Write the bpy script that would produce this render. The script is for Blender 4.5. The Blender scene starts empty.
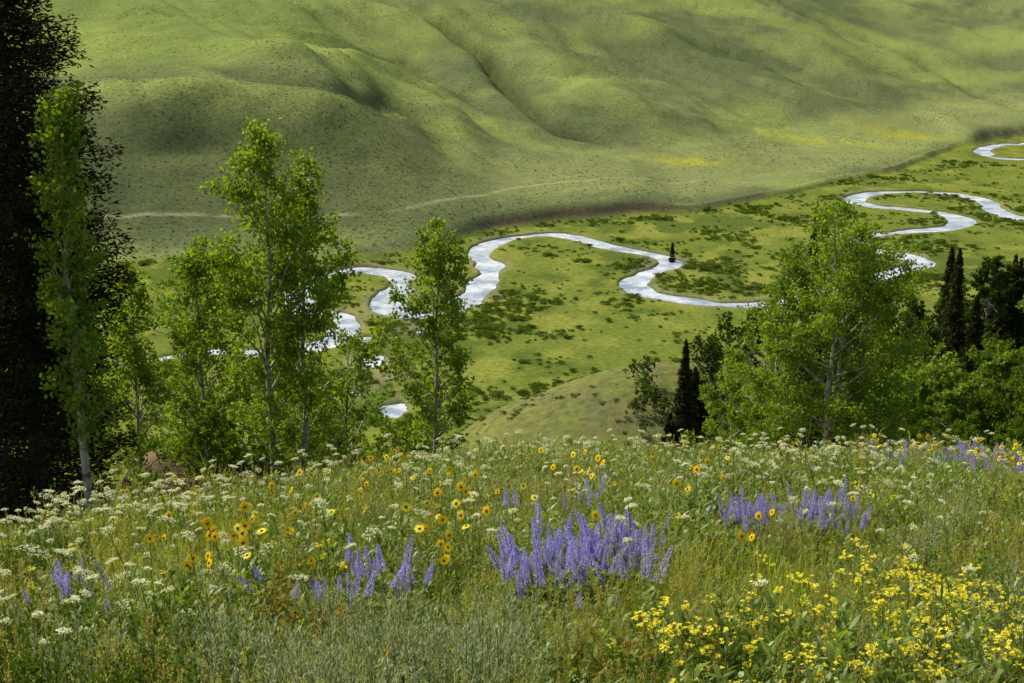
import bpy, math, numpy as np, time
from mathutils import Vector
T0=time.time()
scene=bpy.context.scene
# ------------------------------------------------------------------ camera
PITCH=math.radians(14); F=1422.2
cam=bpy.data.cameras.new("camera"); cam.lens=50; cam.sensor_width=36; cam.clip_start=0.05; cam.clip_end=20000
co=bpy.data.objects.new("camera",cam); scene.collection.objects.link(co)
co.rotation_euler=(math.radians(90)-PITCH,0,0); scene.camera=co
# ------------------------------------------------------------------ light
SUN_EL=math.radians(49); SUN_AZ=math.radians(-57)   # azimuth clockwise from +Y
sd=Vector((math.sin(SUN_AZ)*math.cos(SUN_EL),math.cos(SUN_AZ)*math.cos(SUN_EL),math.sin(SUN_EL)))
sl=bpy.data.lights.new("sun","SUN"); sl.energy=5.0; sl.angle=math.radians(0.6); sl.color=(1,0.92,0.78)
so=bpy.data.objects.new("sun",sl); scene.collection.objects.link(so)
so.rotation_euler=sd.to_track_quat('Z','Y').to_euler()
w=bpy.data.worlds.new("World"); scene.world=w; w.use_nodes=True
nt=w.node_tree; bg=nt.nodes["Background"]; sk=nt.nodes.new("ShaderNodeTexSky"); sk.sky_type='NISHITA'
sk.sun_disc=False; sk.sun_elevation=SUN_EL; sk.sun_rotation=SUN_AZ%(2*math.pi); sk.altitude=300; sk.dust_density=4.0
nt.links.new(sk.outputs[0],bg.inputs[0]); bg.inputs[1].default_value=0.15
scene.view_settings.view_transform='Standard'; scene.view_settings.look='None'
# ------------------------------------------------------------------ noise
TAB=np.random.RandomState(3).rand(256,256)
def vnoise(x,y,o=0):
    x=np.asarray(x,float)+o*17.3; y=np.asarray(y,float)+o*9.7
    xi=np.floor(x).astype(int); yi=np.floor(y).astype(int); fx=x-xi; fy=y-yi
    fx=fx*fx*(3-2*fx); fy=fy*fy*(3-2*fy)
    a=TAB[xi&255,yi&255]; b=TAB[(xi+1)&255,yi&255]; c=TAB[xi&255,(yi+1)&255]; d=TAB[(xi+1)&255,(yi+1)&255]
    return (a*(1-fx)+b*fx)*(1-fy)+(c*(1-fx)+d*fx)*fy
def fbm(x,y,n=4,o=0):
    r=0;a=.5;t=0
    for i in range(n):
        r=r+a*vnoise(x,y,o+i*3); t+=a; a*=.5; x=x*2.03+5.1; y=y*2.03+1.7
    return r/t*2-1
def sst(a,b,x):
    t=np.clip((x-a)/(b-a),0,1); return t*t*(3-2*t)
def smax(a,b,k):
    h=np.clip(.5+.5*(a-b)/k,0,1); return b*(1-h)+a*h+k*h*(1-h)
# ------------------------------------------------------------------ survey of the valley floor
cP,sP=math.cos(PITCH),math.sin(PITCH)
def ray(u,v):
    up=341.5-v; return np.array([u-512.,F*cP+up*sP,-F*sP+up*cP])
def floor_pt(u,v):
    d=ray(u,v); t=-100/d[2]; return d[0]*t,d[1]*t
def catmull(P,n=8):
    P=np.array(P,float); Q=np.vstack([2*P[0]-P[1],P,2*P[-1]-P[-2]]); out=[]
    for i in range(1,len(Q)-2):
        for t in np.linspace(0,1,n,endpoint=False):
            out.append(.5*((2*Q[i])+(Q[i+1]-Q[i-1])*t+(2*Q[i-1]-5*Q[i]+4*Q[i+1]-Q[i+2])*t*t+(-Q[i-1]+3*Q[i]-3*Q[i+1]+Q[i+2])*t**3))
    out.append(P[-1]); return np.array(out)
riv=[(1120,128),(1060,141),(1024,143),(1000,144),(984,148),(986,154),(1004,158),(1040,160),(1110,172),(1120,195),(1060,216),(1024,218),(1000,211),(988,202),(960,194),(920,191),(880,192),(856,197),(866,204),(905,208),(945,213),(962,219),(950,226),(915,230),(875,234),(850,238),(866,247),(903,254),(922,262),(905,269),(870,277),(830,290),(780,301),(725,303),(690,299),(650,293),(634,284),(645,273),(668,265),(666,258),(640,251),(610,246),(585,239),(555,234),(520,236),(490,243),(478,252),(490,263),(486,278),(472,294),(450,308),(420,315),(397,310),(388,299),(400,286),(400,275),(375,270),(345,270),(315,277),(298,292),(304,309),(332,315),(345,327),(318,343),(270,352),(210,350),(120,362),(0,360),(-120,370)]
RIV=catmull([floor_pt(*p) for p in riv],8)
ponds=[((374,358),4.6),((392,409),3.8),((368,338),3.0),((420,330),2.5),((357,388),2.6),((250,300),3.0),((386,375),2.0)]
def make_field(poly_list,x0,x1,y0,y1,c):
    gx=np.arange(x0,x1+c,c); gy=np.arange(y0,y1+c,c); X,Y=np.meshgrid(gx,gy,indexing='ij'); D=np.full(X.shape,1e9)
    for P in poly_list:
        for a,b in zip(P[:-1],P[1:]):
            ab=b-a; L=max((ab**2).sum(),1e-9); t=np.clip(((X-a[0])*ab[0]+(Y-a[1])*ab[1])/L,0,1)
            D=np.minimum(D,(X-a[0]-t*ab[0])**2+(Y-a[1]-t*ab[1])**2)
    D=np.sqrt(D)
    def look(x,y):
        fx=np.clip((x-x0)/c,0,len(gx)-1.001); fy=np.clip((y-y0)/c,0,len(gy)-1.001)
        i=fx.astype(int); j=fy.astype(int); u=fx-i; v=fy-j
        return (D[i,j]*(1-u)+D[i+1,j]*u)*(1-v)+(D[i,j+1]*(1-u)+D[i+1,j+1]*u)*v
    return look
rivD=make_field([RIV],-420,640,280,1100,2.0)
PD=[(floor_pt(*p),r) for p,r in ponds]
def river_edge(x,y):
    x=np.asarray(x,float); y=np.asarray(y,float)
    wv=5.2*(1-.6*(1-sst(-95,-60,x+.0*y))*(1-sst(430,520,y)))
    d=rivD(x,y)-wv+3.4*fbm(x/16,y/16,3,5)
    for (px,py),r in PD:
        d=np.minimum(d,np.hypot(x-px,(y-py)*.6)-r+3.0*fbm(x/6,y/6,3,9))
    return d
bp=np.array([floor_pt(*p) for p in [(-200,300),(110,264),(330,262),(430,252),(480,233),(560,221),(640,216),(700,212),(770,198),(830,184),(900,170),(960,146),(1024,136),(1150,128)]])
o=np.argsort(bp[:,0]); bp=bp[o]
XG=np.arange(-900,1200,4.0); _r=np.interp(XG,bp[:,0],bp[:,1]); _k=np.exp(-.5*(np.arange(-40,41)*4/48.)**2); _k/=_k.sum()
YS=np.convolve(np.pad(_r,40,mode='edge'),_k,'valid'); _k2=np.exp(-.5*(np.arange(-10,11)*4/9.)**2); _k2/=_k2.sum(); YN=np.convolve(np.pad(_r,10,mode='edge'),_k2,'valid')
def s_of(x,y):
    a=np.interp(x,XG,YN)+9*fbm(np.asarray(x,float)/32,np.zeros_like(x),3,2); b=np.interp(x,XG,YS); w=sst(5,110,y-a)
    return y-(a*(1-w)+b*w)
def prof(s,xs,ys,k):
    r=0
    for of in np.linspace(-k,k,7): r=r+np.interp(s+of,xs,ys)
    return r/7
def near_h(x,y):
    xn=np.minimum(x,0); yc=np.clip(25+.85*xn,13,30)
    z=-1.9-.265*y-.018*xn*xn/(1+np.abs(xn)/25)
    z=z-.2*2.5*np.log1p(np.exp(np.clip((y-yc)/2.5,-30,60)))*1.0
    z=z+.10*fbm(x/2.5,y/2.5,3,1)+.9*fbm(x/28,y/28,3,4)*sst(20,60,y)
    z=z+4.1*np.exp(-((x+9.0)/2.0)**2-((y-34)/3.0)**2)
    return z
def ridge_h(x,y):
    return 32*np.exp(-((y-232-.06*x)/38)**2)*sst(-62,26,x)*(1+.05*fbm(x/20,y/20,3,8))+8*np.exp(-((y-240)/40)**2)*sst(50,120,x)
def hill_raw(x,y):
    s=s_of(x,y)
    PL=prof(s,[-50,0,25,150,200,300,600,1500,5000],[0,0,7,45,53,62,112,260,500],22)
    PC=prof(s,[-50,0,10,60,170,330,520,1500,5000],[0,0,7.0,9,15,38,74,255,500],5)
    bk=.15+.85*sst(-.35,.25,fbm(x/110,x*0,2,44)-.2+1.0*np.exp(-((x-40)/70)**2)+1.2*sst(290,340,x)-1.0*np.exp(-((x-200)/80)**2))
    PC=PC-(1-bk)*6.5*sst(0,14,s)*(1-sst(60,220,s))
    wl=1-sst(-85,20,x+.20*(s-80))
    a=(x*.83+y*.55)
    g=fbm(a/80,(y-x)/420,3,6)*12*sst(60,260,s)
    g2=-4.0*np.clip(1-np.abs(fbm(a/55,(y-x)/300,3,12))*4,0,1)*sst(90,240,s)
    n=7*fbm(x/90,y/90,4,3)*sst(20,140,s)+.7*fbm(x/14,y/14,3,3)*sst(0,40,s)
    kn=wl*5.0*fbm(x/50,y/100,2,15)*sst(10,60,s)*(1-sst(180,300,s))
    return PC*(1-wl)+PL*wl+g+g2+n+kn, s, wl
def far_simple(x,y): return hill_raw(x,y)[0]-100
def survey(u,v):
    d=ray(u,v); d=d/d[1]; t=np.arange(400,2600,2.0); x=d[0]*t; z=d[2]*t
    h=far_simple(x,t); k=np.argmax(h>=z); return np.array([x[k],t[k]])
# gullies (positive depth) and rounded spurs (negative depth)
gul=[([(410,10),(440,24),(470,45),(490,60),(512,84),(535,108),(565,130),(615,142)],14,9),
     ([(200,66),(280,76),(345,86),(390,97),(420,114),(445,137),(462,165)],8,12),
     ([(90,150),(150,142),(210,140),(270,150),(330,172)],5,13),
     ([(620,12),(700,44),(770,68),(860,110)],4,11),
     ([(840,28),(920,58),(980,92),(1050,115)],5,9),
     ([(250,22),(330,42),(400,62),(450,88),(490,115)],5,14),
     ([(60,98),(130,96),(220,100),(300,112),(370,135),(420,170)],-8,20),
     ([(210,42),(300,55),(380,72),(440,98),(475,135),(490,170)],-7,20),
     ([(500,30),(560,70),(610,100),(680,122)],-6,26)]
GF=[]
for g,dep,sg in gul:
    c=catmull([survey(*p) for p in g],4); GF.append((make_field([c],-460,760,440,1500,5),dep,sg,c[0][0],c[-1][0]))
trk=make_field([catmull([survey(*p) for p in [(60,219),(110,217),(180,216),(250,218),(330,216),(400,209),(470,196),(540,184),(620,178),(700,180)]],4)],-420,400,440,900,2)
def full(x,y):
    x=np.asarray(x,float); y=np.asarray(y,float)
    hz,s,wl=hill_raw(x,y); gm=np.zeros_like(x); sp=np.zeros_like(x)
    for f,dep,sg,xa,xb in GF:
        L=xb-xa
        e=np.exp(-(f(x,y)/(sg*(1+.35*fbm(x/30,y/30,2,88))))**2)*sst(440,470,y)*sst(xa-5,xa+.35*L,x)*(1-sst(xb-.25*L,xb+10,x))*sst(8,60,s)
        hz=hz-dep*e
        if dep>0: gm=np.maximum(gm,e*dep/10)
        else: sp=np.maximum(sp,e)
    dd=river_edge(x,y)
    vz=.25*fbm(x/18,y/18,3,7)*sst(2,10,dd)-1.7*(1-sst(-1.8,.9,dd))
    tr=np.exp(-(trk(x,y)/1.3)**2)*(x<330)*sst(-.7,.1,fbm(x/12,y/12,2,77))
    far=-100+vz+np.maximum(hz,0)-tr*.5
    nh=near_h(x,y)+ridge_h(x,y)
    z=smax(nh,far,5)
    return z,dict(s=s,wl=wl,gm=gm,sp=sp,dd=dd,tr=tr,near=sst(-3,3,nh-far),hz=hz)
def ground(x,y): return full(x,y)[0]
# ------------------------------------------------------------------ material helpers
def newmat(n):
    m=bpy.data.materials.new(n); m.use_nodes=True; m.node_tree.nodes.clear(); return m,m.node_tree
def leafmat(name,c1,c2,trans=.4,gloss=0.0,tcol=None,mul=1.0):
    c1=[c*mul for c in c1]; c2=[c*mul for c in c2]
    m,t=newmat(name); N=t.nodes; L=t.links
    out=N.new("ShaderNodeOutputMaterial"); mix=N.new("ShaderNodeMixShader"); mix.inputs[0].default_value=trans
    p=N.new("ShaderNodeBsdfDiffuse"); tr=N.new("ShaderNodeBsdfTranslucent")
    g=N.new("ShaderNodeNewGeometry"); oi=N.new("ShaderNodeObjectInfo")
    ad=N.new("ShaderNodeMath"); ad.operation='MULTIPLY_ADD'; ad.inputs[1].default_value=.55
    L.new(g.outputs["Random Per Island"],ad.inputs[0])
    m2=N.new("ShaderNodeMath"); m2.operation='MULTIPLY'; m2.inputs[1].default_value=.45; L.new(oi.outputs["Random"],m2.inputs[0]); L.new(m2.outputs[0],ad.inputs[2])
    mc=N.new("ShaderNodeMix"); mc.data_type='RGBA'; mc.inputs[6].default_value=(*c1,1); mc.inputs[7].default_value=(*c2,1)
    L.new(ad.outputs[0],mc.inputs[0]); L.new(mc.outputs[2],p.inputs[0])
    sc=N.new("ShaderNodeMix"); sc.data_type='RGBA'; sc.blend_type='MULTIPLY'; sc.inputs[0].default_value=1; sc.inputs[7].default_value=(*(tcol or (1.6,1.5,.6)),1)
    L.new(mc.outputs[2],sc.inputs[6]); L.new(sc.outputs[2],tr.inputs[0])
    L.new(p.outputs[0],mix.inputs[1]); L.new(tr.outputs[0],mix.inputs[2]); last=mix.outputs[0]
    if gloss>0:
        gl=N.new("ShaderNodeBsdfGlossy"); gl.inputs["Roughness"].default_value=.45; gl.inputs[0].default_value=(.8,.85,.75,1)
        mx=N.new("ShaderNodeMixShader"); mx.inputs[0].default_value=gloss; L.new(last,mx.inputs[1]); L.new(gl.outputs[0],mx.inputs[2]); last=mx.outputs[0]
    L.new(last,out.inputs[0])
    return m
def barkmat(name,c1,c2,scale):
    m,t=newmat(name); N=t.nodes; L=t.links
    out=N.new("ShaderNodeOutputMaterial"); p=N.new("ShaderNodeBsdfPrincipled"); p.inputs["Roughness"].default_value=.8
    tc=N.new("ShaderNodeTexCoord"); mp=N.new("ShaderNodeMapping"); mp.inputs[3].default_value=(scale,scale,scale*2.5)
    n=N.new("ShaderNodeTexNoise"); n.inputs["Scale"].default_value=1; n.inputs["Detail"].default_value=6
    r=N.new("ShaderNodeValToRGB"); r.color_ramp.elements[0].position=.38; r.color_ramp.elements[1].position=.55
    r.color_ramp.elements[0].color=(*c1,1); r.color_ramp.elements[1].color=(*c2,1)
    L.new(tc.outputs["Object"],mp.inputs[0]); L.new(mp.outputs[0],n.inputs[0]); L.new(n.outputs[0],r.inputs[0]); L.new(r.outputs[0],p.inputs["Base Color"])
    b=N.new("ShaderNodeBump"); b.inputs["Distance"].default_value=.02; L.new(n.outputs[0],b.inputs["Height"]); L.new(b.outputs[0],p.inputs["Normal"])
    L.new(p.outputs[0],out.inputs[0]); return m
# ------------------------------------------------------------------ mesh builder (all quads)
class MB:
    def __init__(s): s.v=[];s.m=[];s.n=0;s.f=[]
    def quads(s,V,mat):
        V=np.asarray(V,float); N=len(V)
        if N==0: return
        s.v.append(V.reshape(-1,3)); s.f.append(np.arange(N*4).reshape(N,4)+s.n); s.m.append(np.full(N,mat)); s.n+=N*4
    def grid(s,V,idx,mat):
        s.v.append(np.asarray(V,float)); idx=np.asarray(idx); s.f.append(idx+s.n); s.m.append(np.full(len(idx),mat)); s.n+=len(V)
    def tube(s,P,r,k,mat):
        P=np.asarray(P,float); n=len(P); d=np.gradient(P,axis=0); d/=np.linalg.norm(d,axis=1)[:,None]+1e-9
        ref=np.array([1,0,0.]) if abs(d[0][0])<.8 else np.array([0,1.,0]); A=np.cross(d,ref); A/=np.linalg.norm(A,axis=1)[:,None]+1e-9; B=np.cross(d,A)
        a=np.arange(k)/k*2*np.pi; r=np.asarray(r)[:,None,None]
        V=P[:,None,:]+r*(A[:,None,:]*np.cos(a)[None,:,None]+B[:,None,:]*np.sin(a)[None,:,None])
        idx=[(i*k+j,i*k+(j+1)%k,(i+1)*k+(j+1)%k,(i+1)*k+j) for i in range(n-1) for j in range(k)]
        s.grid(V.reshape(-1,3),idx,mat)
    def strip(s,P,wd,side,mat):
        P=np.asarray(P,float); wd=np.asarray(wd)[:,None]; side=np.asarray(side,float)
        V=np.concatenate([P-side*wd/2,P+side*wd/2]); n=len(P)
        s.grid(V,[(i,i+1,n+i+1,n+i) for i in range(n-1)],mat)
    def leaves(s,C,Ldir,L,W,mat,rs,nrm=None):
        N=len(C); Ldir=Ldir/(np.linalg.norm(Ldir,axis=1)[:,None]+1e-9)
        q=rs.randn(N,3) if nrm is None else nrm
        S=np.cross(Ldir,q); S/=np.linalg.norm(S,axis=1)[:,None]+1e-9
        L=np.broadcast_to(L,(N,))[:,None]; W=np.broadcast_to(W,(N,))[:,None]
        V=np.stack([C-Ldir*L/2,C+S*W/2-Ldir*L*.06,C+Ldir*L/2,C-S*W/2-Ldir*L*.06],1); s.quads(V,mat)
    def mesh(s,name,mats,smooth=False):
        V=np.concatenate(s.v); Fq=np.concatenate(s.f); M=np.concatenate(s.m)
        me=bpy.data.meshes.new(name); me.vertices.add(len(V)); me.vertices.foreach_set("co",V.ravel())
        me.loops.add(len(Fq)*4); me.loops.foreach_set("vertex_index",Fq.ravel().astype(np.int32))
        me.polygons.add(len(Fq)); me.polygons.foreach_set("loop_start",np.arange(len(Fq),dtype=np.int32)*4)
        me.polygons.foreach_set("material_index",M.astype(np.int32))
        for m in mats: me.materials.append(m)
        me.update(calc_edges=True)
        if smooth: me.polygons.foreach_set("use_smooth",np.ones(len(Fq),bool))
        return me
def link(name,me,loc=(0,0,0),rz=0):
    o=bpy.data.objects.new(name,me); o.location=loc; o.rotation_euler=(0,0,rz); scene.collection.objects.link(o); return o
# ------------------------------------------------------------------ terrain
rad=[.05,.3,.6]
r=.9
while r<60: rad.append(r); r*=1.016
while r<320: rad.append(r); r*=1.012
while r<960: rad.append(r); r+=1.3
while r<5000: rad.append(r); r*=1.009
rad=np.array(rad)
ang=np.radians(np.concatenate([np.arange(-180,-30,2.0),np.arange(-30,-22,.4),np.arange(-22,22,.058),np.arange(22,30,.4),np.arange(30,180.1,2.0)]))
RR,AA=np.meshgrid(rad,ang,indexing='ij'); X=RR*np.sin(AA); Y=RR*np.cos(AA)
Z,A=full(X,Y)
def C(*c): return np.array(c)
def mixc(a,b,t): t=np.clip(t,0,1)[...,None]; return a*(1-t)+b*t
n1=fbm(X/60,Y/60,4,21); n2=fbm(X/9,Y/14,4,22); n3=fbm(X/3,Y/3,3,23)
col=np.broadcast_to(C(.130,.165,.028),X.shape+(3,)).copy()
col=mixc(col,C(.190,.210,.040),sst(-.1,.5,n2+.4*n1)); col=mixc(col,C(.075,.110,.022),sst(.0,.5,-n2+.8*n1)*.85)
# hill
nb=fbm(X/140,Y/110,4,27)
hc=np.broadcast_to(C(.155,.185,.066),X.shape+(3,)).copy()
hc=mixc(hc,C(.205,.250,.070),sst(-.1,.45,n1+.6*nb)); hc=mixc(hc,C(.115,.140,.058),sst(.0,.40,-n1-.5*nb+.4*fbm(X/25,Y/25,4,31)))
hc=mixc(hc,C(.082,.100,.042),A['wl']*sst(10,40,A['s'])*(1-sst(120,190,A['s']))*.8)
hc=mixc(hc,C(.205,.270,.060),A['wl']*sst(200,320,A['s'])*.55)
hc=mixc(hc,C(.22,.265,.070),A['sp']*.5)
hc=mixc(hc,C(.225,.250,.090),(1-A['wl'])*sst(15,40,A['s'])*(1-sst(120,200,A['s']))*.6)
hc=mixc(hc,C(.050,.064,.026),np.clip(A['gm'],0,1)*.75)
hm=sst(-2,3,A['s']); bank=np.exp(-((A['s']-4)/4.5)**2)*sst(.1,.5,fbm(X/25,Y/60,3,41)-.05+1.0*np.exp(-((X-40)/65)**2)+.8*sst(290,330,X))*(X>-60)
col=mixc(col,hc,hm); col=mixc(col,C(.070,.052,.038),bank*.85)
col=mixc(col,C(.34,.32,.20),A['tr']*.75)
for (u,v),sx,sy in [((690,162),24,8),((905,135),30,12),((820,140),50,8)]:
    p=survey(u,v); yl=np.exp(-((X-p[0])/sx)**2-((Y-p[1])/sy/1.6)**2); col=mixc(col,C(.36,.36,.03),yl*sst(-.5,.3,n2)*.65)
dd=A['dd']; gr=(1-sst(.3,2.5,dd+6*fbm(X/30,Y/30,2,51)-.2))
col=mixc(col,C(.22,.19,.13),gr*.45*(1-A['near'])*(A['s']<2)); col=mixc(col,C(.045,.055,.022),(1-sst(-1.2,.8,dd))*(A['s']<2))
nc=np.broadcast_to(C(.075,.095,.018),X.shape+(3,)).copy(); nc=mixc(nc,C(.15,.165,.030),sst(-.2,.5,n2+.4*n3))
far_n=sst(60,140,Y); nc=mixc(nc,C(.155,.168,.050),far_n*.8); nc=mixc(nc,C(.12,.120,.055),far_n*sst(0,.5,fbm(X/6,Y/6,3,33))*.7)
soil=np.exp(-((X+8.8)/2.6)**2-((Y-33)/3.0)**2); nc=mixc(nc,C(.185,.125,.085),sst(.3,.6,soil+.35*n3)*.9)
col=mixc(col,nc,A['near'])
sagem=.60*hm*(1-A['near'])*np.clip(.40+1.0*fbm(X/45,Y/45,3,91)+.5*A['wl']*(1-sst(150,280,A['s'])),.05,1)*(1-A['tr'])+.4*A['near']*far_n+.35*(1-hm)*(1-A['near'])*(dd>1)
nr,na=X.shape
V=np.stack([X,Y,Z],-1).reshape(-1,3); ii=np.arange(nr*na).reshape(nr,na)
Fq=np.stack([ii[:-1,:-1],ii[1:,:-1],ii[1:,1:],ii[:-1,1:]],-1).reshape(-1,4)
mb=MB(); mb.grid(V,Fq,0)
m,t=newmat("meadow_ground"); N=t.nodes; L=t.links
out=N.new("ShaderNodeOutputMaterial"); p=N.new("ShaderNodeBsdfDiffuse")
at=N.new("ShaderNodeAttribute"); at.attribute_name="Col"; geo=N.new("ShaderNodeNewGeometry")
na1=N.new("ShaderNodeTexNoise"); na1.inputs["Scale"].default_value=.55; na1.inputs["Detail"].default_value=5; na1.inputs["Roughness"].default_value=.7
L.new(geo.outputs["Position"],na1.inputs["Vector"])
rp=N.new("ShaderNodeValToRGB"); rp.color_ramp.elements[0].position=.36; rp.color_ramp.elements[1].position=.60; rp.color_ramp.elements[0].color=(.70,.74,.74,1); rp.color_ramp.elements[1].color=(1.16,1.13,1.08,1)
L.new(na1.outputs[0],rp.inputs[0])
mu=N.new("ShaderNodeMix"); mu.data_type='RGBA'; mu.blend_type='MULTIPLY'; mu.inputs[0].default_value=1
L.new(at.outputs["Color"],mu.inputs[6]); L.new(rp.outputs[0],mu.inputs[7])
# low sage plants growing through the grass, at real plant size
vo=N.new("ShaderNodeTexVoronoi"); vo.inputs["Scale"].default_value=.6; vo.inputs["Randomness"].default_value=1; L.new(geo.outputs["Position"],vo.inputs["Vector"])
vr=N.new("ShaderNodeMapRange"); vr.inputs["From Min"].default_value=.15; vr.inputs["From Max"].default_value=.48; vr.inputs["To Min"].default_value=1; vr.inputs["To Max"].default_value=0; L.new(vo.outputs["Distance"],vr.inputs["Value"])
vm=N.new("ShaderNodeMath"); vm.operation='MULTIPLY'; L.new(vr.outputs[0],vm.inputs[0]); L.new(at.outputs["Alpha"],vm.inputs[1])
dk=N.new("ShaderNodeMix"); dk.data_type='RGBA'; dk.inputs[7].default_value=(.050,.066,.030,1); L.new(vm.outputs[0],dk.inputs[0]); L.new(mu.outputs[2],dk.inputs[6])
L.new(dk.outputs[2],p.inputs[0])
bm=N.new("ShaderNodeBump"); bm.inputs["Distance"].default_value=.5; bm.inputs["Strength"].default_value=.5; L.new(na1.outputs[0],bm.inputs["Height"]); L.new(bm.outputs[0],p.inputs["Normal"])
L.new(p.outputs[0],out.inputs[0])
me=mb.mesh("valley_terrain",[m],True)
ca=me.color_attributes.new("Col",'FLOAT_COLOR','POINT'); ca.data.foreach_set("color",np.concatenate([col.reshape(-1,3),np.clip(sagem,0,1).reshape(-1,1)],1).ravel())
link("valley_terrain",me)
# ------------------------------------------------------------------ river water
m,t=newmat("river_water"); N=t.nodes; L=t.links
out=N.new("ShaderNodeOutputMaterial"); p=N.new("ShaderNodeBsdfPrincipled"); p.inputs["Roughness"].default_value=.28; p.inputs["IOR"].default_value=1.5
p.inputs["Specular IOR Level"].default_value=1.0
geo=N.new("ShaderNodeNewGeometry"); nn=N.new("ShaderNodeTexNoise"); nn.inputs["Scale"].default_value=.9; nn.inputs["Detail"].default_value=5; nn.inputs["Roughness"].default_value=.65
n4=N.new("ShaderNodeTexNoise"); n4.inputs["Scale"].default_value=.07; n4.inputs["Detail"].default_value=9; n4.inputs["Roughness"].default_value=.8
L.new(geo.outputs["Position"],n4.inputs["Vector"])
rw=N.new("ShaderNodeValToRGB"); rw.color_ramp.elements[0].position=.42; rw.color_ramp.elements[1].position=.62; rw.color_ramp.elements[0].color=(.20,.27,.33,1); rw.color_ramp.elements[1].color=(.78,.80,.79,1)  # pale riffle patches, whitened to paint sun sparkle into the water colour
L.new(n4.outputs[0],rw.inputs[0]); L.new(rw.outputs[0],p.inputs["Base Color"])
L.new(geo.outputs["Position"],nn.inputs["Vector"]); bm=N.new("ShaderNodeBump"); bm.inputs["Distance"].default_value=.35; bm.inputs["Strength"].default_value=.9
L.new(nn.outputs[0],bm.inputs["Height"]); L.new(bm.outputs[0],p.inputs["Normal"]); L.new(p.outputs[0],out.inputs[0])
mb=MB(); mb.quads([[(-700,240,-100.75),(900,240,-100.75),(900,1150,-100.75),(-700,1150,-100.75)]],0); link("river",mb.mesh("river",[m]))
# ------------------------------------------------------------------ scatter
def scatter(name,protos,x,y,scale,idx=None,tilt=.0,rs=None,rz=None,sink=.02,z=None):
    n=len(x); rs=rs or np.random.RandomState(len(name)*31+n%97)
    if z is None: z=ground(x,y)
    V=np.stack([x,y,z-sink],1); me=bpy.data.meshes.new(name); me.vertices.add(n); me.vertices.foreach_set("co",V.ravel())
    rot=np.stack([rs.randn(n)*tilt,rs.randn(n)*tilt,rs.rand(n)*6.283 if rz is None else rz],1)
    a=me.attributes.new("rot",'FLOAT_VECTOR','POINT'); a.data.foreach_set("vector",rot.ravel())
    a=me.attributes.new("scl",'FLOAT','POINT'); a.data.foreach_set("value",np.asarray(scale,float))
    if idx is None: idx=rs.randint(0,len(protos),n)
    a=me.attributes.new("idx",'INT','POINT'); a.data.foreach_set("value",idx.astype(np.int32))
    col=bpy.data.collections.new(name+"_kinds")
    for i,pm in enumerate(protos):
        ob=bpy.data.objects.new("%s_kind_%02d"%(name,i),pm); col.objects.link(ob)
    ob=link(name,me); md=ob.modifiers.new("scatter","NODES"); g=bpy.data.node_groups.new(name,"GeometryNodeTree"); md.node_group=g
    g.interface.new_socket("Geometry",in_out='INPUT',socket_type='NodeSocketGeometry'); g.interface.new_socket("Geometry",in_out='OUTPUT',socket_type='NodeSocketGeometry')
    gi=g.nodes.new("NodeGroupInput"); go=g.nodes.new("NodeGroupOutput"); ip=g.nodes.new("GeometryNodeInstanceOnPoints"); ci=g.nodes.new("GeometryNodeCollectionInfo")
    ci.inputs[0].default_value=col; ci.inputs["Separate Children"].default_value=True; ci.inputs["Reset Children"].default_value=True
    ip.inputs["Pick Instance"].default_value=True
    def na(nm,ty):
        q=g.nodes.new("GeometryNodeInputNamedAttribute"); q.data_type=ty; q.inputs["Name"].default_value=nm; return q.outputs["Attribute"]
    g.links.new(gi.outputs[0],ip.inputs["Points"]); g.links.new(ci.outputs[0],ip.inputs["Instance"])
    g.links.new(na("idx",'INT'),ip.inputs["Instance Index"]); g.links.new(na("rot",'FLOAT_VECTOR'),ip.inputs["Rotation"]); g.links.new(na("scl",'FLOAT'),ip.inputs["Scale"])
    g.links.new(ip.outputs[0],go.inputs[0]); return ob
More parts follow.
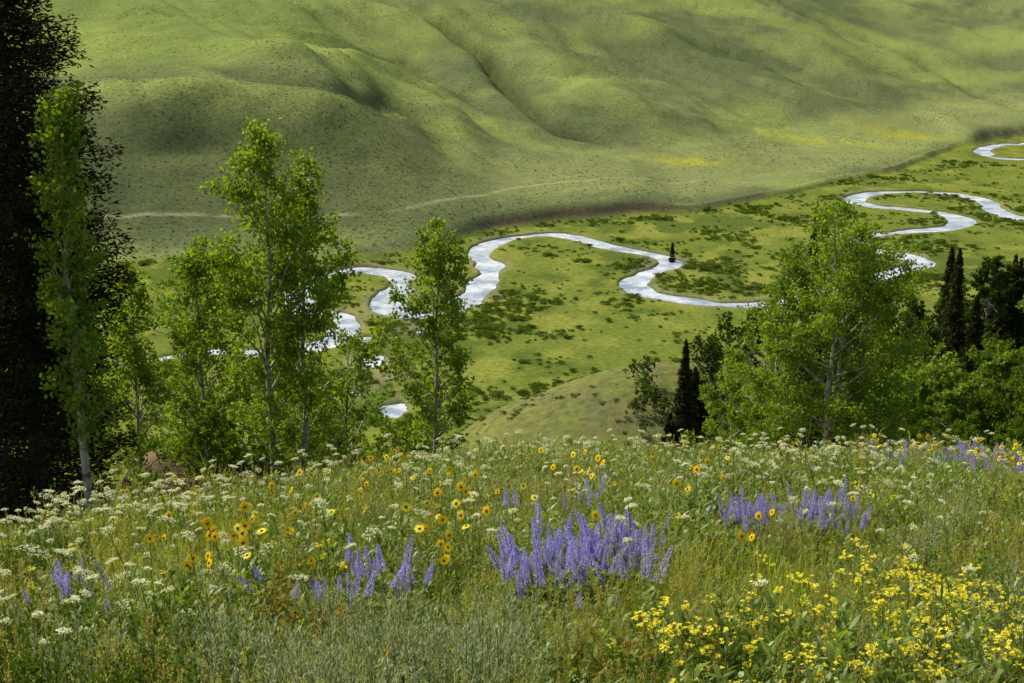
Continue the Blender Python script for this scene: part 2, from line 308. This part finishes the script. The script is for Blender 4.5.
# ------------------------------------------------------------------ trees
M_aspenleaf=leafmat("aspen_leaf",(.095,.172,.012),(.200,.290,.020),.55,.02)
M_darkleaf=leafmat("dark_leaf",(.050,.098,.011),(.110,.175,.016),.45)
M_grove=leafmat("grove_leaf",(.026,.054,.009),(.066,.112,.013),.35)
M_aspenbark=barkmat("aspen_bark",(.13,.10,.07),(.42,.38,.27),3)
M_spruce=leafmat("spruce_needle",(.013,.021,.009),(.054,.055,.017),.18,tcol=(1.2,1.1,.6))
M_sprucebark=barkmat("spruce_bark",(.05,.032,.02),(.13,.09,.06),4)
def aspen(seed,h,wd,nl=9000,ls=.06,clear=.25,leafm=None,nb=46,bottom=.5,lean=.004,bushy=1.0,fork=0,elv=(18,52),clus=14):
    rs=np.random.RandomState(seed); mb=MB(); n=12; t=np.linspace(0,1,n)
    seglist=[];wts=[]
    for fk in range(1+fork):
        hh=h*(1 if fk==0 else rs.uniform(.8,.95))
        wob=np.cumsum(rs.randn(n,2)*.006*h,0); wob-=wob[0]; ln=rs.randn(2)*lean*h+(0 if fk==0 else rs.choice([-1,1])*wd*.22)
        P=np.stack([wob[:,0]+ln[0]*t**1.3,wob[:,1]+ln[1]*t**1.3*.5,t*hh],1); rr=.010*h*(1-t)**.8+.004
        P[0,2]=-.4; mb.tube(P,rr,7,0)
        az=rs.rand()*6; nbb=nb//(1+fork)
        for i in range(nbb):
            tt=clear+(1-clear)*((i+rs.rand())/nbb)**.9; az+=2.4+rs.randn()*.5
            q=(tt-clear)/(1-clear); pr=(bottom+(1-bottom)*min(q/.35,1))*(1-max(0,(q-.3)/.7)**1.7*.9)
            Lb=wd/2*pr*rs.uniform(.4,1.35)+.012*h; el=math.radians(rs.uniform(*elv)+25*q)
            b=np.array([np.interp(tt,t,P[:,k]) for k in range(3)]); d=np.array([math.cos(az)*math.cos(el),math.sin(az)*math.cos(el),math.sin(el)])
            s=np.linspace(0,1,5)[:,None]; path=b+d*Lb*s+np.array([0,0,1])*Lb*.12*s**2+rs.randn(5,3)*.035*Lb*s
            r0=np.interp(tt,t,rr)*.5; mb.tube(path,r0*(1-.8*s[:,0])+.002,4,0)
            for k in range(5):
                sb=rs.uniform(.3,1); pb=np.array([np.interp(sb,s[:,0],path[:,c]) for c in range(3)]); d2=d*.6+rs.randn(3)*.55; d2[2]+=.15; d2/=np.linalg.norm(d2); l2=Lb*rs.uniform(.2,.42)+.1
                seglist.append((pb,d2*l2)); wts.append(l2); mb.tube([pb,pb+d2*l2*.5,pb+d2*l2],[r0*.35+.002,r0*.2+.002,.0015],3,0)
            seglist.append((b+d*Lb*.45,d*Lb*.6)); wts.append(Lb*.5)
    wts=np.array(wts)*rs.uniform(.15,1.9,len(wts)); wts/=wts.sum()
    nc=max(nl//clus,40); pick=rs.choice(len(seglist),nc,p=wts)
    B=np.array([s[0] for s in seglist])[pick]; D=np.array([s[1] for s in seglist])[pick]
    CC=B+D*rs.uniform(.15,1.1,(nc,1))+rs.randn(nc,3)*(.03+.007*h)*bushy
    own=rs.randint(0,nc,nl); Cc=CC[own]+rs.randn(nl,3)*[1,1,.75]*(.030+.0065*h)*np.sqrt(bushy)
    ld=rs.randn(nl,3); ld[:,2]-=.8
    sz=ls*rs.uniform(.7,1.25,nl); mb.leaves(Cc,ld,sz*1.15,sz,1,rs)
    return mb.mesh("aspen",[M_aspenbark,leafm or M_aspenleaf])
def spruce(seed,h,rad,nl=30000,ns=(.14,.035),dens=.28,col=.55,clear=.04,skirt=1.0):
    rs=np.random.RandomState(seed); mb=MB(); t=np.linspace(0,1,8)
    P=np.stack([t*0,t*0,t*h],1); P[0,2]=-.5; mb.tube(P,.014*h*(1-t)+.01,8,0)
    segs=[];W=[]
    z=clear*h
    while z<h*.99:
        q=z/h; rloc=rad*min(1,((1-q)/col)**.9)*(skirt+(1-skirt)*min(q/.5,1))
        for k in range(rs.randint(6,9)):
            a=rs.rand()*6.283; Lb=rloc*rs.uniform(.5,1.15)+.05; dr=rs.uniform(-.35,.05)
            s=np.linspace(0,1,5)[:,None]; d=np.array([math.cos(a),math.sin(a),0])
            path=np.array([0,0,z])+d*Lb*s+np.array([0,0,1])*(dr*Lb*s+.22*Lb*s**3); mb.tube(path,.012*(1-.8*s[:,0])*h*.12+.003,4,0)
            for j in range(4): segs.append((path[j],path[j+1]-path[j],Lb)); W.append(Lb*(.4+.3*j)*rs.uniform(.5,1.5))
        z+=dens*rs.uniform(.5,1.5)*(.6+.5*(1-q))
    W=np.array(W);W/=W.sum(); pk=rs.choice(len(segs),nl,p=W); B=np.array([s[0] for s in segs])[pk]; D=np.array([s[1] for s in segs])[pk]; LL=np.array([s[2] for s in segs])[pk][:,None]
    Dn=D/(np.linalg.norm(D,axis=1)[:,None]); side=np.cross(Dn,[0,0,1]); off=rs.randn(nl,1)*.18*LL**.5*np.sqrt(rad/2)
    Cc=B+D*rs.rand(nl,1)+side*off; Cc[:,2]-=rs.randn(nl)*.12*np.sqrt(rad/2)+np.abs(off[:,0])*.4
    ld=Dn+side*np.sign(off)*.8+rs.randn(nl,3)*.6; ld[:,2]-=.4
    mb.leaves(Cc,ld,ns[0]*rs.uniform(.7,1.3,nl),ns[1]*rs.uniform(.7,1.3,nl),1,rs)
    return mb.mesh("spruce",[M_sprucebark,M_spruce])
def put(name,fn,seed,x,y,ztop,**k):
    g=float(ground(np.array([x]),np.array([y]))[0]); h=ztop-g
    return link(name,fn(seed,h,**k),(x,y,g),0)
put("spruce_tree",spruce,1,-8.95,25.5,2.2,rad=1.85,nl=80000,ns=(.12,.035),dens=.17,col=.36,skirt=.72)
put("spruce_tree",spruce,2,-11.0,27.5,3.5,rad=2.3,nl=50000,ns=(.14,.04),dens=.2,col=.4)
AS=[(11,-7.5,24,-1.75,dict(wd=1.15,nl=6500,clear=.26)),
(12,-5.30,30,-3.1,dict(wd=3.1,nl=13500,clear=.18)),(13,-4.90,31,-3.9,dict(wd=2.8,nl=10500,clear=.22)),
(14,-7.3,33,-6.2,dict(wd=2.8,nl=9000,clear=.1)),(15,-8.3,30.5,-6.1,dict(wd=2.0,nl=6500,clear=.1)),(16,-8.6,38,-7.6,dict(wd=3.2,nl=9000,clear=.1)),
(17,-6.3,38,-8.6,dict(wd=3.2,nl=10000,clear=.06,fork=1)),
(18,-1.85,32,-5.45,dict(wd=2.8,nl=8500,clear=.2)),(19,-4.7,39,-9.6,dict(wd=3.4,nl=10000,clear=.06,fork=1)),(20,-3.4,41,-12.8,dict(wd=2.6,nl=6000,clear=.05,fork=1)),
(21,10.2,45,-6.9,dict(wd=5.6,nl=19000,clear=.30,elv=(8,45),fork=1)),(22,8.9,47,-8.7,dict(wd=3.8,nl=11000,clear=.15)),(23,11.9,46,-8.4,dict(wd=3.4,nl=10500,clear=.15)),
(24,8.3,51,-13.2,dict(wd=3.2,nl=7000,clear=.06)),(25,13.1,48,-12.2,dict(wd=3.0,nl=8000,clear=.06)),
(26,-10.5,33,-7.5,dict(wd=3,nl=8000,clear=.1))]
for sd_,x,y,zt,k in AS: put("aspen_tree",aspen,sd_,x,y,zt,ls=.074 if y<40 else .092,**k)
put("spruce_tree",spruce,3,12.9,60,-9.0,rad=1.1,nl=14000,ns=(.16,.045),dens=.35,col=1)
for i,(x,y,zt,rd) in enumerate([(25.9,205,-50.5,2.5),(27.9,209,-56,2.4),(24.0,206,-62.5,1.2),(82,232,-46,3.3),(78,228,-54,3.0),(86,236,-48,3),(74,226,-57,2.6),(91,240,-44,3.2)]):
    put("spruce_tree",spruce,40+i,x,y,zt,rad=rd,nl=11000,ns=(.5,.18),dens=.45,col=.95)
px,py=floor_pt(672,260); put("spruce_tree",spruce,50,px,py,-93.5,rad=1.7,nl=1800,ns=(.8,.3),dens=.7,col=1)
def grove(seed,h,wd,nl,ls,mat): return aspen(seed,h,wd,nl,ls,.10,mat,nb=44,bottom=.7,bushy=1.7,clus=22)
G=[grove(61,14,9,4200,.36,M_grove),grove(62,12,8.5,4200,.36,M_darkleaf),grove(63,15,8.5,4200,.38,M_grove),spruce(64,17,3.0,5500,(.6,.22),.5,.95),spruce(65,14,2.5,5000,(.6,.22),.5,.95)]
rs=np.random.RandomState(5)
x=rs.uniform(60,230,520); y=rs.uniform(192,275,520)+.1*x; k=(x>66+.15*(rs.rand(520)*40)); x=x[k];y=y[k]
scatter("distant_forest",G,x,y,rs.uniform(.6,1.25,len(x)),rs.choice(5,len(x),p=[.24,.18,.22,.20,.16]),sink=.3)
x=np.concatenate([rs.uniform(19,23.5,9),rs.uniform(28.5,36,14),rs.uniform(36,68,44)]); y=np.concatenate([rs.uniform(205,222,9),rs.uniform(205,228,14),rs.uniform(200,240,44)])
scatter("shrub_thicket",[G[1],G[0],G[1]],x,y,np.concatenate([rs.uniform(.2,.45,9),rs.uniform(.3,.6,14),rs.uniform(.4,.85,44)]),sink=.2)
G2=[aspen(70+i,7,5.5,11000,.13,.05,[M_aspenleaf,M_darkleaf,M_darkleaf][i],nb=50,bottom=.8,bushy=1.5,fork=1,clus=20) for i in range(3)]
gx=np.array([17.5,20.5,23.5,26.5,29.5,22,27,32,19.5,25,16,14.5,34,12,10.5]); gy=np.array([62,66,64,68,66,74,76,74,58,60,70,63,70.,66,62])
zt=-.275*gy; zt+=np.array([0,1,.5,1.6,2.2,2,2.4,3,-1,0,0,-1,3,-1,-2])-.8; gz=ground(gx,gy)
scatter("aspen_thicket",G2,gx,gy,np.clip((zt-gz)/7,.4,2.2),sink=.2)
rs=np.random.RandomState(6)
x=rs.uniform(-36,-2,90); y=rs.uniform(40,80,90); k=(x/y>-.6)&(x/y<-.10); x=x[k];y=y[k]
scatter("slope_thicket",G2,x,y,rs.uniform(.3,.75,len(x)),sink=.2)
x=rs.uniform(-11,-2.6,14); y=rs.uniform(28,35,14); k=np.abs(x+.262*y)>1.0; x=x[k];y=y[k]
scatter("aspen_saplings",G2,x,y,rs.uniform(.18,.40,len(x)),sink=.1)
# ------------------------------------------------------------------ shrubs
M_willow=leafmat("willow_leaf",(.055,.105,.016),(.125,.180,.030),.4)
M_sagefar=leafmat("sage_far",(.085,.108,.045),(.15,.175,.075),.3)
def bush(seed,nq,ls,mat,fl=.8):
    rs=np.random.RandomState(seed); mb=MB(); nc=7; cc=rs.randn(nc,3)*[.45,.45,.12]; cc[:,2]=np.abs(cc[:,2])+.3; rc=rs.uniform(.35,.6,nc)
    k=rs.randint(0,nc,nq); d=rs.randn(nq,3); d/=np.linalg.norm(d,axis=1)[:,None]; d[:,2]=np.abs(d[:,2])*1.0-.15
    Cc=cc[k]+d*rc[k][:,None]*rs.uniform(.75,1.05,(nq,1)); Cc[:,2]*=fl; Cc[:,2]=np.maximum(Cc[:,2],.02)
    mb.leaves(Cc,rs.randn(nq,3),ls*rs.uniform(.6,1.3,nq),ls*.7,0,rs,nrm=d+rs.randn(nq,3)*.5); return mb.mesh("bush",[mat])
WB=[bush(80+i,380,.2,M_willow) for i in range(3)]+[bush(84,380,.2,M_darkleaf)]
n=80000; x=rs.uniform(-330,480,n); y=rs.uniform(225,900,n); z,a=full(x,y)
dn=fbm(x/34,y/34,3,61)+.5*fbm(x/10,y/10,2,62)
k=(a['dd']>1.6)&(a['s']<-1)&(a['near']<.1)&(np.abs(x/y)<.5)&(rs.rand(n)<np.clip(.08+2.0*dn+.35*np.exp(-a['dd']/9),.02,1))
x,y,z,dn=x[k],y[k],z[k],dn[k]; scatter("willow_shrubs",WB,x,y,rs.uniform(.45,1.05,len(x))*(1+.8*(rs.rand(len(x))<.28))*(.85+.8*np.clip(dn,0,.5)),z=z)
SB=[bush(90+i,60,.45,M_sagefar,.7) for i in range(3)]
n=70000; x=rs.uniform(-360,560,n); y=rs.uniform(440,1350,n); z,a=full(x,y)
dn=fbm(x/50,y/50,3,71)+.6*a['wl']*(1-sst(150,260,a['s']))+.6*a['gm']
k=(a['s']>1)&(np.abs(x/y)<.45)&(a['tr']<.1)&(rs.rand(n)<np.clip(.22+1.1*dn,.03,1))
x,y,z=x[k],y[k],z[k]; print("sage",len(x)); scatter("hillside_sagebrush",SB,x,y,rs.uniform(.22,.55,len(x)),z=z)
n=4500; x=rs.uniform(-40,90,n); y=rs.uniform(45,260,n); z,a=full(x,y); k=(a['near']>.5)&(np.abs(x/y)<.5)&(rs.rand(n)<.5+1.2*fbm(x/9,y/9,2,66)); x,y,z=x[k],y[k],z[k]
scatter("slope_sagebrush",SB+WB[:1],x,y,rs.uniform(.2,.7,len(x)),z=z)
# ------------------------------------------------------------------ meadow plants
M_g1=leafmat("grass_green",(.150,.210,.018),(.30,.35,.040),.55)
M_g2=leafmat("grass_pale",(.30,.31,.07),(.47,.45,.17),.45)
M_f1=leafmat("forb_leaf",(.090,.160,.014),(.215,.300,.030),.5,.03)
M_f2=leafmat("forb_red",(.19,.13,.03),(.29,.25,.04),.4)
M_sage=leafmat("sage_silver",(.27,.33,.15),(.47,.52,.27),.35,tcol=(1.1,1.1,.9))
M_white=leafmat("petal_cream",(.72,.75,.42),(.86,.86,.60),.35,tcol=(1,1,.8))
M_yel=leafmat("petal_yellow",(.88,.78,.04),(.92,.86,.12),.35,tcol=(1.0,1,.6))
M_gold=leafmat("petal_gold",(.88,.56,.01),(.90,.68,.02),.35,tcol=(1.0,1,.6))
M_pur=leafmat("petal_purple",(.35,.31,.68),(.58,.53,.84),.35,tcol=(1.0,1,1.0))
M_disc=barkmat("flower_disc",(.06,.025,.006),(.20,.10,.02),80)
M_stem=leafmat("stem",(.13,.18,.03),(.22,.24,.07),.15)
def curve(b,az,L,bend,n=5,lean=.1):
    t=np.linspace(0,1,n); ph=lean+bend*t; d=np.stack([np.sin(ph)*math.cos(az),np.sin(ph)*math.sin(az),np.cos(ph)],1)*L/(n-1)
    return np.asarray(b)+np.vstack([[0,0,0],np.cumsum(d[:-1],0)])
def blade(mb,b,az,L,W,bend,mat,lean=.1,n=5,lw=None):
    P=curve(b,az,L,bend,n,lean); t=np.linspace(0,1,n); wd=W*(1-t**2.2)+.0006 if lw is None else W*np.sin(np.clip(t*.92+.08,0,1)*np.pi)**.8+.0006
    a2=az+math.pi/2+.3*math.sin(az*7); mb.strip(P,wd,np.array([math.cos(a2),math.sin(a2),0]),mat)
def tuft(seed,nb,h,W,mats,spread=.1,pale=.25):
    rs=np.random.RandomState(seed); mb=MB()
    for i in range(nb):
        az=rs.rand()*6.28; r=spread*rs.rand()**.5; a2=rs.rand()*6.28
        blade(mb,(r*math.cos(a2),r*math.sin(a2),0),az,h*rs.uniform(.5,1.1),W*rs.uniform(.6,1.3),rs.uniform(.2,1.5),1 if rs.rand()<pale else 0,rs.uniform(0,.3),4)
    return mb.mesh("tuft",mats)
def seedgrass(seed):
    rs=np.random.RandomState(seed); mb=MB()
    for i in range(9):
        az=rs.rand()*6.28; P=curve((rs.randn()*.05,rs.randn()*.05,0),az,rs.uniform(.5,.85),rs.uniform(.1,.6),6,.08); mb.tube(P,np.full(6,.0016),3,1)
        n=22; s=rs.rand(n,1); Cc=P[-1]*s+P[-2]*(1-s)+rs.randn(n,3)*.008; d=np.tile(P[-1]-P[-2],(n,1))+rs.randn(n,3)*.05; mb.leaves(Cc,d,.018,.006,1,rs)
    for i in range(16): blade(mb,(rs.randn()*.04,rs.randn()*.04,0),rs.rand()*6.28,rs.uniform(.2,.45),.006,rs.uniform(.3,1.3),0)
    return mb.mesh("seedgrass",[M_g1,M_g2])
def forb(seed,ns,h,ll,lw,mats,nl=14,spread=.1):
    rs=np.random.RandomState(seed); mb=MB()
    for i in range(ns):
        az=rs.rand()*6.28; H=h*rs.uniform(.6,1.1); P=curve((rs.randn()*spread,rs.randn()*spread,0),az,H,rs.uniform(0,.5),6,.15); mb.tube(P,np.linspace(.003,.0015,6),3,0)
        for j in range(nl):
            s=rs.uniform(.12,1); b=[np.interp(s,np.linspace(0,1,6),P[:,c]) for c in range(3)]
            blade(mb,b,rs.rand()*6.28,ll*rs.uniform(.6,1.2)*(1.2-.5*s),lw*rs.uniform(.7,1.2),rs.uniform(.2,1.2),1,rs.uniform(.4,1.1),4,lw=1)
    return mb.mesh("forb",mats)
def lupine(seed,ns):
    rs=np.random.RandomState(seed); mb=MB()
    for i in range(ns):
        az=rs.rand()*6.28; H=rs.uniform(.42,.70); P=curve((rs.randn()*.09,rs.randn()*.09,0),az,H,rs.uniform(-.05,.35),7,.13); mb.tube(P,np.linspace(.004,.002,7),4,0)
        tt=np.linspace(0,1,7); nw=13; s0=rs.uniform(.60,.72)
        for k in range(nw):
            q=k/(nw-1); s=s0+(1-s0)*q; b=np.array([np.interp(s,tt,P[:,c]) for c in range(3)]); rr=.022*(1-q)**.6+.004; m_=7
            a=np.arange(m_)/m_*6.28+k*.5+rs.rand(m_)*.3; d=np.stack([np.cos(a),np.sin(a),np.full(m_,.35)],1)
            mb.leaves(b+d*rr,d,.021*(1.1-.5*q),.012*(1.1-.5*q),1,rs,nrm=np.tile([0,0,1.],(m_,1))+rs.randn(m_,3)*.4)
            mb.leaves(b+d*rr+[0,0,.004],d+[0,0,1.0],.017*(1.1-.5*q),.012,1,rs)
        for j in range(6):
            s=rs.uniform(.15,.6); b=np.array([np.interp(s,tt,P[:,c]) for c in range(3)]); a0=rs.rand()*6.28; e=b+np.array([math.cos(a0),math.sin(a0),.7])*rs.uniform(.05,.10); mb.tube([b,(b+e)/2+[0,0,.005],e],[.0015]*3,3,0)
            for l in range(8): blade(mb,e,a0+l*.785,rs.uniform(.035,.055),.011,.3,2,1.1,4,lw=1)
    return mb.mesh("lupine",[M_stem,M_pur,M_f1])
def flowerhead(mb,c,nrm,np_,rp,wp,rd,mp,mdisc,rs):
    nrm=nrm/np.linalg.norm(nrm); a=np.cross(nrm,[0,0,1.]); a/=np.linalg.norm(a); b=np.cross(nrm,a)
    for k in range(np_):
        th=k/np_*6.283+rs.randn()*.06; d=a*math.cos(th)+b*math.sin(th); s=-a*math.sin(th)+b*math.cos(th); L=rp*rs.uniform(.85,1.1); dz=rs.uniform(-.1,.25)
        t=np.linspace(0,1,4)[:,None]; P=c+d*(rd*.8+L*t)+nrm*(dz*L*t*(1-t)*1.5-.12*L*t**2); mb.strip(P,wp*np.array([.55,1,.9,.15]),s,mp)
    k=8; V=[];
    for i,(rr,hh) in enumerate([(1.,0),(.85,.35),(.5,.6),(.08,.68)]):
        for j in range(k): th=j/k*6.283; V.append(c+(a*math.cos(th)+b*math.sin(th))*rd*rr+nrm*rd*hh)
    mb.grid(V,[(i*k+j,i*k+(j+1)%k,(i+1)*k+(j+1)%k,(i+1)*k+j) for i in range(3) for j in range(k)],mdisc)
def sunflower(seed,ns,mp,facing=True):
    rs=np.random.RandomState(seed); mb=MB()
    for i in range(ns):
        P=curve((rs.randn()*.11,rs.randn()*.11,0),rs.rand()*6.28,rs.uniform(.58,.82),rs.uniform(0,.2),5,.12); mb.tube(P,np.linspace(.004,.003,5),4,0)
        nr=np.array([rs.randn()*.5-.2,-1+rs.randn()*.45,.35+rs.rand()*.5]); flowerhead(mb,P[-1],nr,13,.033,.0135,.013,1,2,rs)
        for j in range(5):
            s=rs.uniform(.2,.85); b=[np.interp(s,np.linspace(0,1,5),P[:,c]) for c in range(3)]; blade(mb,b,rs.rand()*6.28,.09,.02,.6,3,.6,4,lw=1)
    for j in range(9): blade(mb,(rs.randn()*.04,rs.randn()*.04,0),rs.rand()*6.28,rs.uniform(.2,.34),.045,rs.uniform(.3,1),3,.3,5,lw=1)
    return mb.mesh("sunflower",[M_stem,mp,M_disc,M_f1])
def umbel(seed,ns,rad_=.05,h=.66):
    rs=np.random.RandomState(seed); mb=MB()
    for i in range(ns):
        P=curve((rs.randn()*.08,rs.randn()*.08,0),rs.rand()*6.28,h*rs.uniform(.6,1.1),rs.uniform(0,.3),5,.12); mb.tube(P,np.linspace(.004,.0025,5),4,0)
        top=P[-1]; n=12; R_=rad_*rs.uniform(.5,1.25); tl=rs.randn(2)*.35
        for k in range(n):
            rr=R_*math.sqrt((k+.5)/n); a=k*2.4; e=top+np.array([rr*math.cos(a),rr*math.sin(a),R_*.75-rr*.35+rr*(tl[0]*math.cos(a)+tl[1]*math.sin(a))]); mb.tube([top,e],[.001,.001],3,0)
            m_=11; d=rs.randn(m_,3)*[1,1,.6]; cc=e+d*.0078; nn=np.tile([0,0,1.],(m_,1))+rs.randn(m_,3)*.8; mb.leaves(cc,rs.randn(m_,3)*[1,1,.5],.0105,.0095,1,rs,nrm=nn)
        for j in range(12):
            s=rs.uniform(.1,.75); b=[np.interp(s,np.linspace(0,1,5),P[:,c]) for c in range(3)]; blade(mb,b,rs.rand()*6.28,rs.uniform(.05,.11),.018,.6,2,.7,4,lw=1)
    return mb.mesh("umbel",[M_stem,M_white,M_f1])
def groundsel(seed,ns,mp=None,h=.52):
    rs=np.random.RandomState(seed); mb=MB()
    for i in range(ns):
        P=curve((rs.randn()*.10,rs.randn()*.10,0),rs.rand()*6.28,h*rs.uniform(.55,1.1),rs.uniform(0,.3),6,.18); mb.tube(P,np.linspace(.003,.002,6),3,0)
        for k in range(10):
            e=P[-1]+np.array([rs.randn()*.022,rs.randn()*.022,rs.uniform(-.01,.04)]); mb.tube([P[-2]*.3+P[-1]*.7,e],[.001,.001],3,0)
            m_=7; a=np.arange(m_)/m_*6.28; tn=rs.randn(3)*.35+[0,0,1]; d=np.stack([np.cos(a),np.sin(a),rs.uniform(-.1,.7,m_)],1); d[:,2]-=tn[0]*np.cos(a)+tn[1]*np.sin(a); mb.leaves(e+d*.007,d,.013,.007,1,rs,nrm=np.tile(tn,(m_,1)))
            d=rs.randn(5,3)*[1,1,.6]; mb.leaves(e+d*.003+[0,0,.003],d,.008,.008,1,rs)
        for j in range(16):
            s=rs.uniform(.1,.9); b=[np.interp(s,np.linspace(0,1,6),P[:,c]) for c in range(3)]; blade(mb,b,rs.rand()*6.28,rs.uniform(.03,.06),.009,.5,2,.7,4,lw=1)
    return mb.mesh("groundsel",[M_stem,mp or M_yel,M_f1])
def sagebush(seed):
    rs=np.random.RandomState(seed); mb=MB()
    for i in range(55):
        az=rs.rand()*6.28; P=curve((rs.randn()*.06,rs.randn()*.06,0),az,rs.uniform(.28,.55),rs.uniform(-.5,.1),6,rs.uniform(.1,.9)); mb.tube(P,np.linspace(.004,.001,6),3,0)
        n=36; s=rs.uniform(.25,1,(n)); Cc=np.stack([np.interp(s,np.linspace(0,1,6),P[:,c]) for c in range(3)],1)+rs.randn(n,3)*.009; d=(P[-1]-P[-2])/np.linalg.norm(P[-1]-P[-2])+rs.randn(n,3)*.4; mb.leaves(Cc,d,.032,.0065,1,rs)
    return mb.mesh("sagebush",[M_stem,M_sage])
def wedge(n,y0,y1,rs,half=.44,power=1.0,extra=1.2):
    y=y0+(y1-y0)*rs.rand(n)**power; x=(rs.rand(n)*2-1)*(half*y+extra); return x,y
rs=np.random.RandomState(99)
def near_lim(x,y): return y<27+.85*np.minimum(x,0)+8
GT=[tuft(100,46,.42,.007,[M_g1,M_g2],.12,.08),tuft(101,46,.50,.006,[M_g1,M_g2],.13,.22),tuft(102,36,.34,.008,[M_g1,M_g2],.10,.4),seedgrass(103),seedgrass(104)]
x,y=wedge(13500,2.6,36,rs,power=.62); k=near_lim(x,y); x,y=x[k],y[k]
pn=fbm(x/2.2,y/3.0,3,81)
idx=np.where(rs.rand(len(x))<.5+1.2*pn,rs.choice([0,1],len(x)),rs.choice([1,2,3,4],len(x)))
scatter("meadow_grass",GT,x,y,rs.uniform(.45,1.1,len(x))*(1+.6*pn),idx,tilt=.14)
FB=[forb(110,7,.38,.075,.020,[M_stem,M_f1]),forb(111,6,.45,.10,.016,[M_stem,M_f1]),forb(112,8,.30,.06,.026,[M_stem,M_f1]),forb(113,6,.36,.05,.014,[M_stem,M_f2]),forb(114,7,.42,.06,.014,[M_stem,M_sage])]
x,y=wedge(9000,2.6,33,rs,power=.62); k=near_lim(x,y); x,y=x[k],y[k]; pn=fbm(x/1.6,y/2.2,3,83); sp=fbm(x/1.2,y/1.6,2,84)+.25*rs.randn(len(x))
idx=np.digitize(sp,[-.55,-.12,.12,.5,]); idx=np.array([3,0,2,1,4])[idx]
scatter("wildflower_foliage",FB,x,y,rs.uniform(.65,1.25,len(x))*(1+.9*pn),idx,tilt=.1)
def clump(lst,rs):
    X_=[];Y_=[]
    for cx,cy,sx,sy,n in lst: X_.append(cx+rs.randn(n)*sx); Y_.append(cy+rs.randn(n)*sy)
    return np.concatenate(X_),np.concatenate(Y_)
LP=[lupine(120+i,3) for i in range(4)]
x,y=clump([(.42,9.7,.22,.32,28),(.74,9.9,.15,.35,22),(.15,9.5,.10,.2,6),(2.4,12.6,.24,.25,20),(3.0,12.8,.22,.25,14),(6.9,19.5,.4,.6,40),(7.6,23,.8,.7,40),(-.9,9.0,.30,.2,6),(-1.5,9.4,.3,.2,3),(-3.0,9.4,.2,.2,4),(.6,14.5,.5,.5,3),(4.8,20,1,1,8)],rs)
scatter("lupine_flowers",LP,x,y,rs.uniform(.75,1.2,len(x)),tilt=.11)
SF=[sunflower(130,1,M_gold),sunflower(131,2,M_gold),sunflower(132,2,M_yel),sunflower(133,3,M_gold)]
x1,y1=clump([(-2.0,9.9,.38,.5,9),(-.85,10.6,.5,.5,7),(-2.4,14,1.0,1.5,8),(0,15.5,1.2,1.6,8),(7.2,19.5,.5,1,20),(6.3,24,1.2,1.0,20),(-1.2,22,2.5,1.5,10),(3,17,2,2,9)],rs)
x2,y2=wedge(45,9,27,rs); x=np.concatenate([x1,x2]); y=np.concatenate([y1,y2]); k=near_lim(x,y)&(y>8); x,y=x[k],y[k]
scatter("sunflowers",SF,x,y,rs.uniform(.8,1.1,len(x)),tilt=.08,rz=rs.randn(len(x))*.45)
UM=[umbel(140,1),umbel(141,2,.042),umbel(142,3,.030),umbel(143,2,.055,.72)]
x1,y1=clump([(-3.9,14.5,1.0,1.4,75),(-2.8,17,1.3,1.5,55),(-5.5,15,1,1.2,36),(0,22,2.0,1.8,80),(3.5,23,1.6,1.8,100),(6.5,23.5,2,1.8,95),(5.0,18,1.5,1.5,34),(.2,13,1.5,1.2,12),(-2.7,8.0,.35,.5,14),(3.3,14,1.2,1.4,24),(2,19,2,1.5,30)],rs)
x2,y2=wedge(150,7,28,rs); x=np.concatenate([x1,x2]); y=np.concatenate([y1,y2]); k=near_lim(x,y)&(y>6.5); x,y=x[k],y[k]
scatter("white_umbel_flowers",UM,x,y,rs.uniform(.75,1.25,len(x)),tilt=.12)
GS=[groundsel(150+i,4) for i in range(4)]
x1,y1=clump([(2.7,7.4,.5,.45,32),(1.6,6.2,.5,.3,18),(2.5,8.4,.35,.3,14),(1.0,5.9,.3,.25,9),(3.1,6.6,.3,.5,16),(1.7,7.4,.3,.3,11),(.75,6.9,.12,.1,3)],rs)
x2,y2=wedge(90,8,27,rs); x=np.concatenate([x1,x2]); y=np.concatenate([y1,y2]); k=near_lim(x,y); x,y=x[k],y[k]
scatter("yellow_groundsel_flowers",GS,x,y,rs.uniform(.8,1.15,len(x)),tilt=.12)
SG=[sagebush(160+i) for i in range(3)]
x1,y1=clump([(-.75,6.3,.36,.4,16),(-.3,7.2,.3,.4,7),(3.4,8.3,.3,.5,9),(-1.3,7.4,.3,.4,5)],rs)
x2,y2=wedge(90,7,28,rs); x=np.concatenate([x1,x2]); y=np.concatenate([y1,y2]); k=near_lim(x,y); x,y=x[k],y[k]
scatter("sagebrush",SG,x,y,rs.uniform(.8,1.3,len(x)),tilt=.1)
SHR=[forb(170,26,.6,.045,.02,[M_stem,M_darkleaf],26,.16),forb(171,22,.5,.04,.018,[M_stem,M_f2],22,.16)]
x,y=clump([(-2.3,6.6,.4,.5,14),(-3.2,8.0,.3,.5,12),(-1.7,6.0,.25,.3,6),(-4.6,11.5,.4,1,16),(1.2,6.6,.3,.3,3)],rs)
scatter("meadow_shrub",SHR,x,y,rs.uniform(.75,1.15,len(x)),rs.choice(2,len(x),p=[.8,.2]),tilt=.1)
print("done",time.time()-T0)
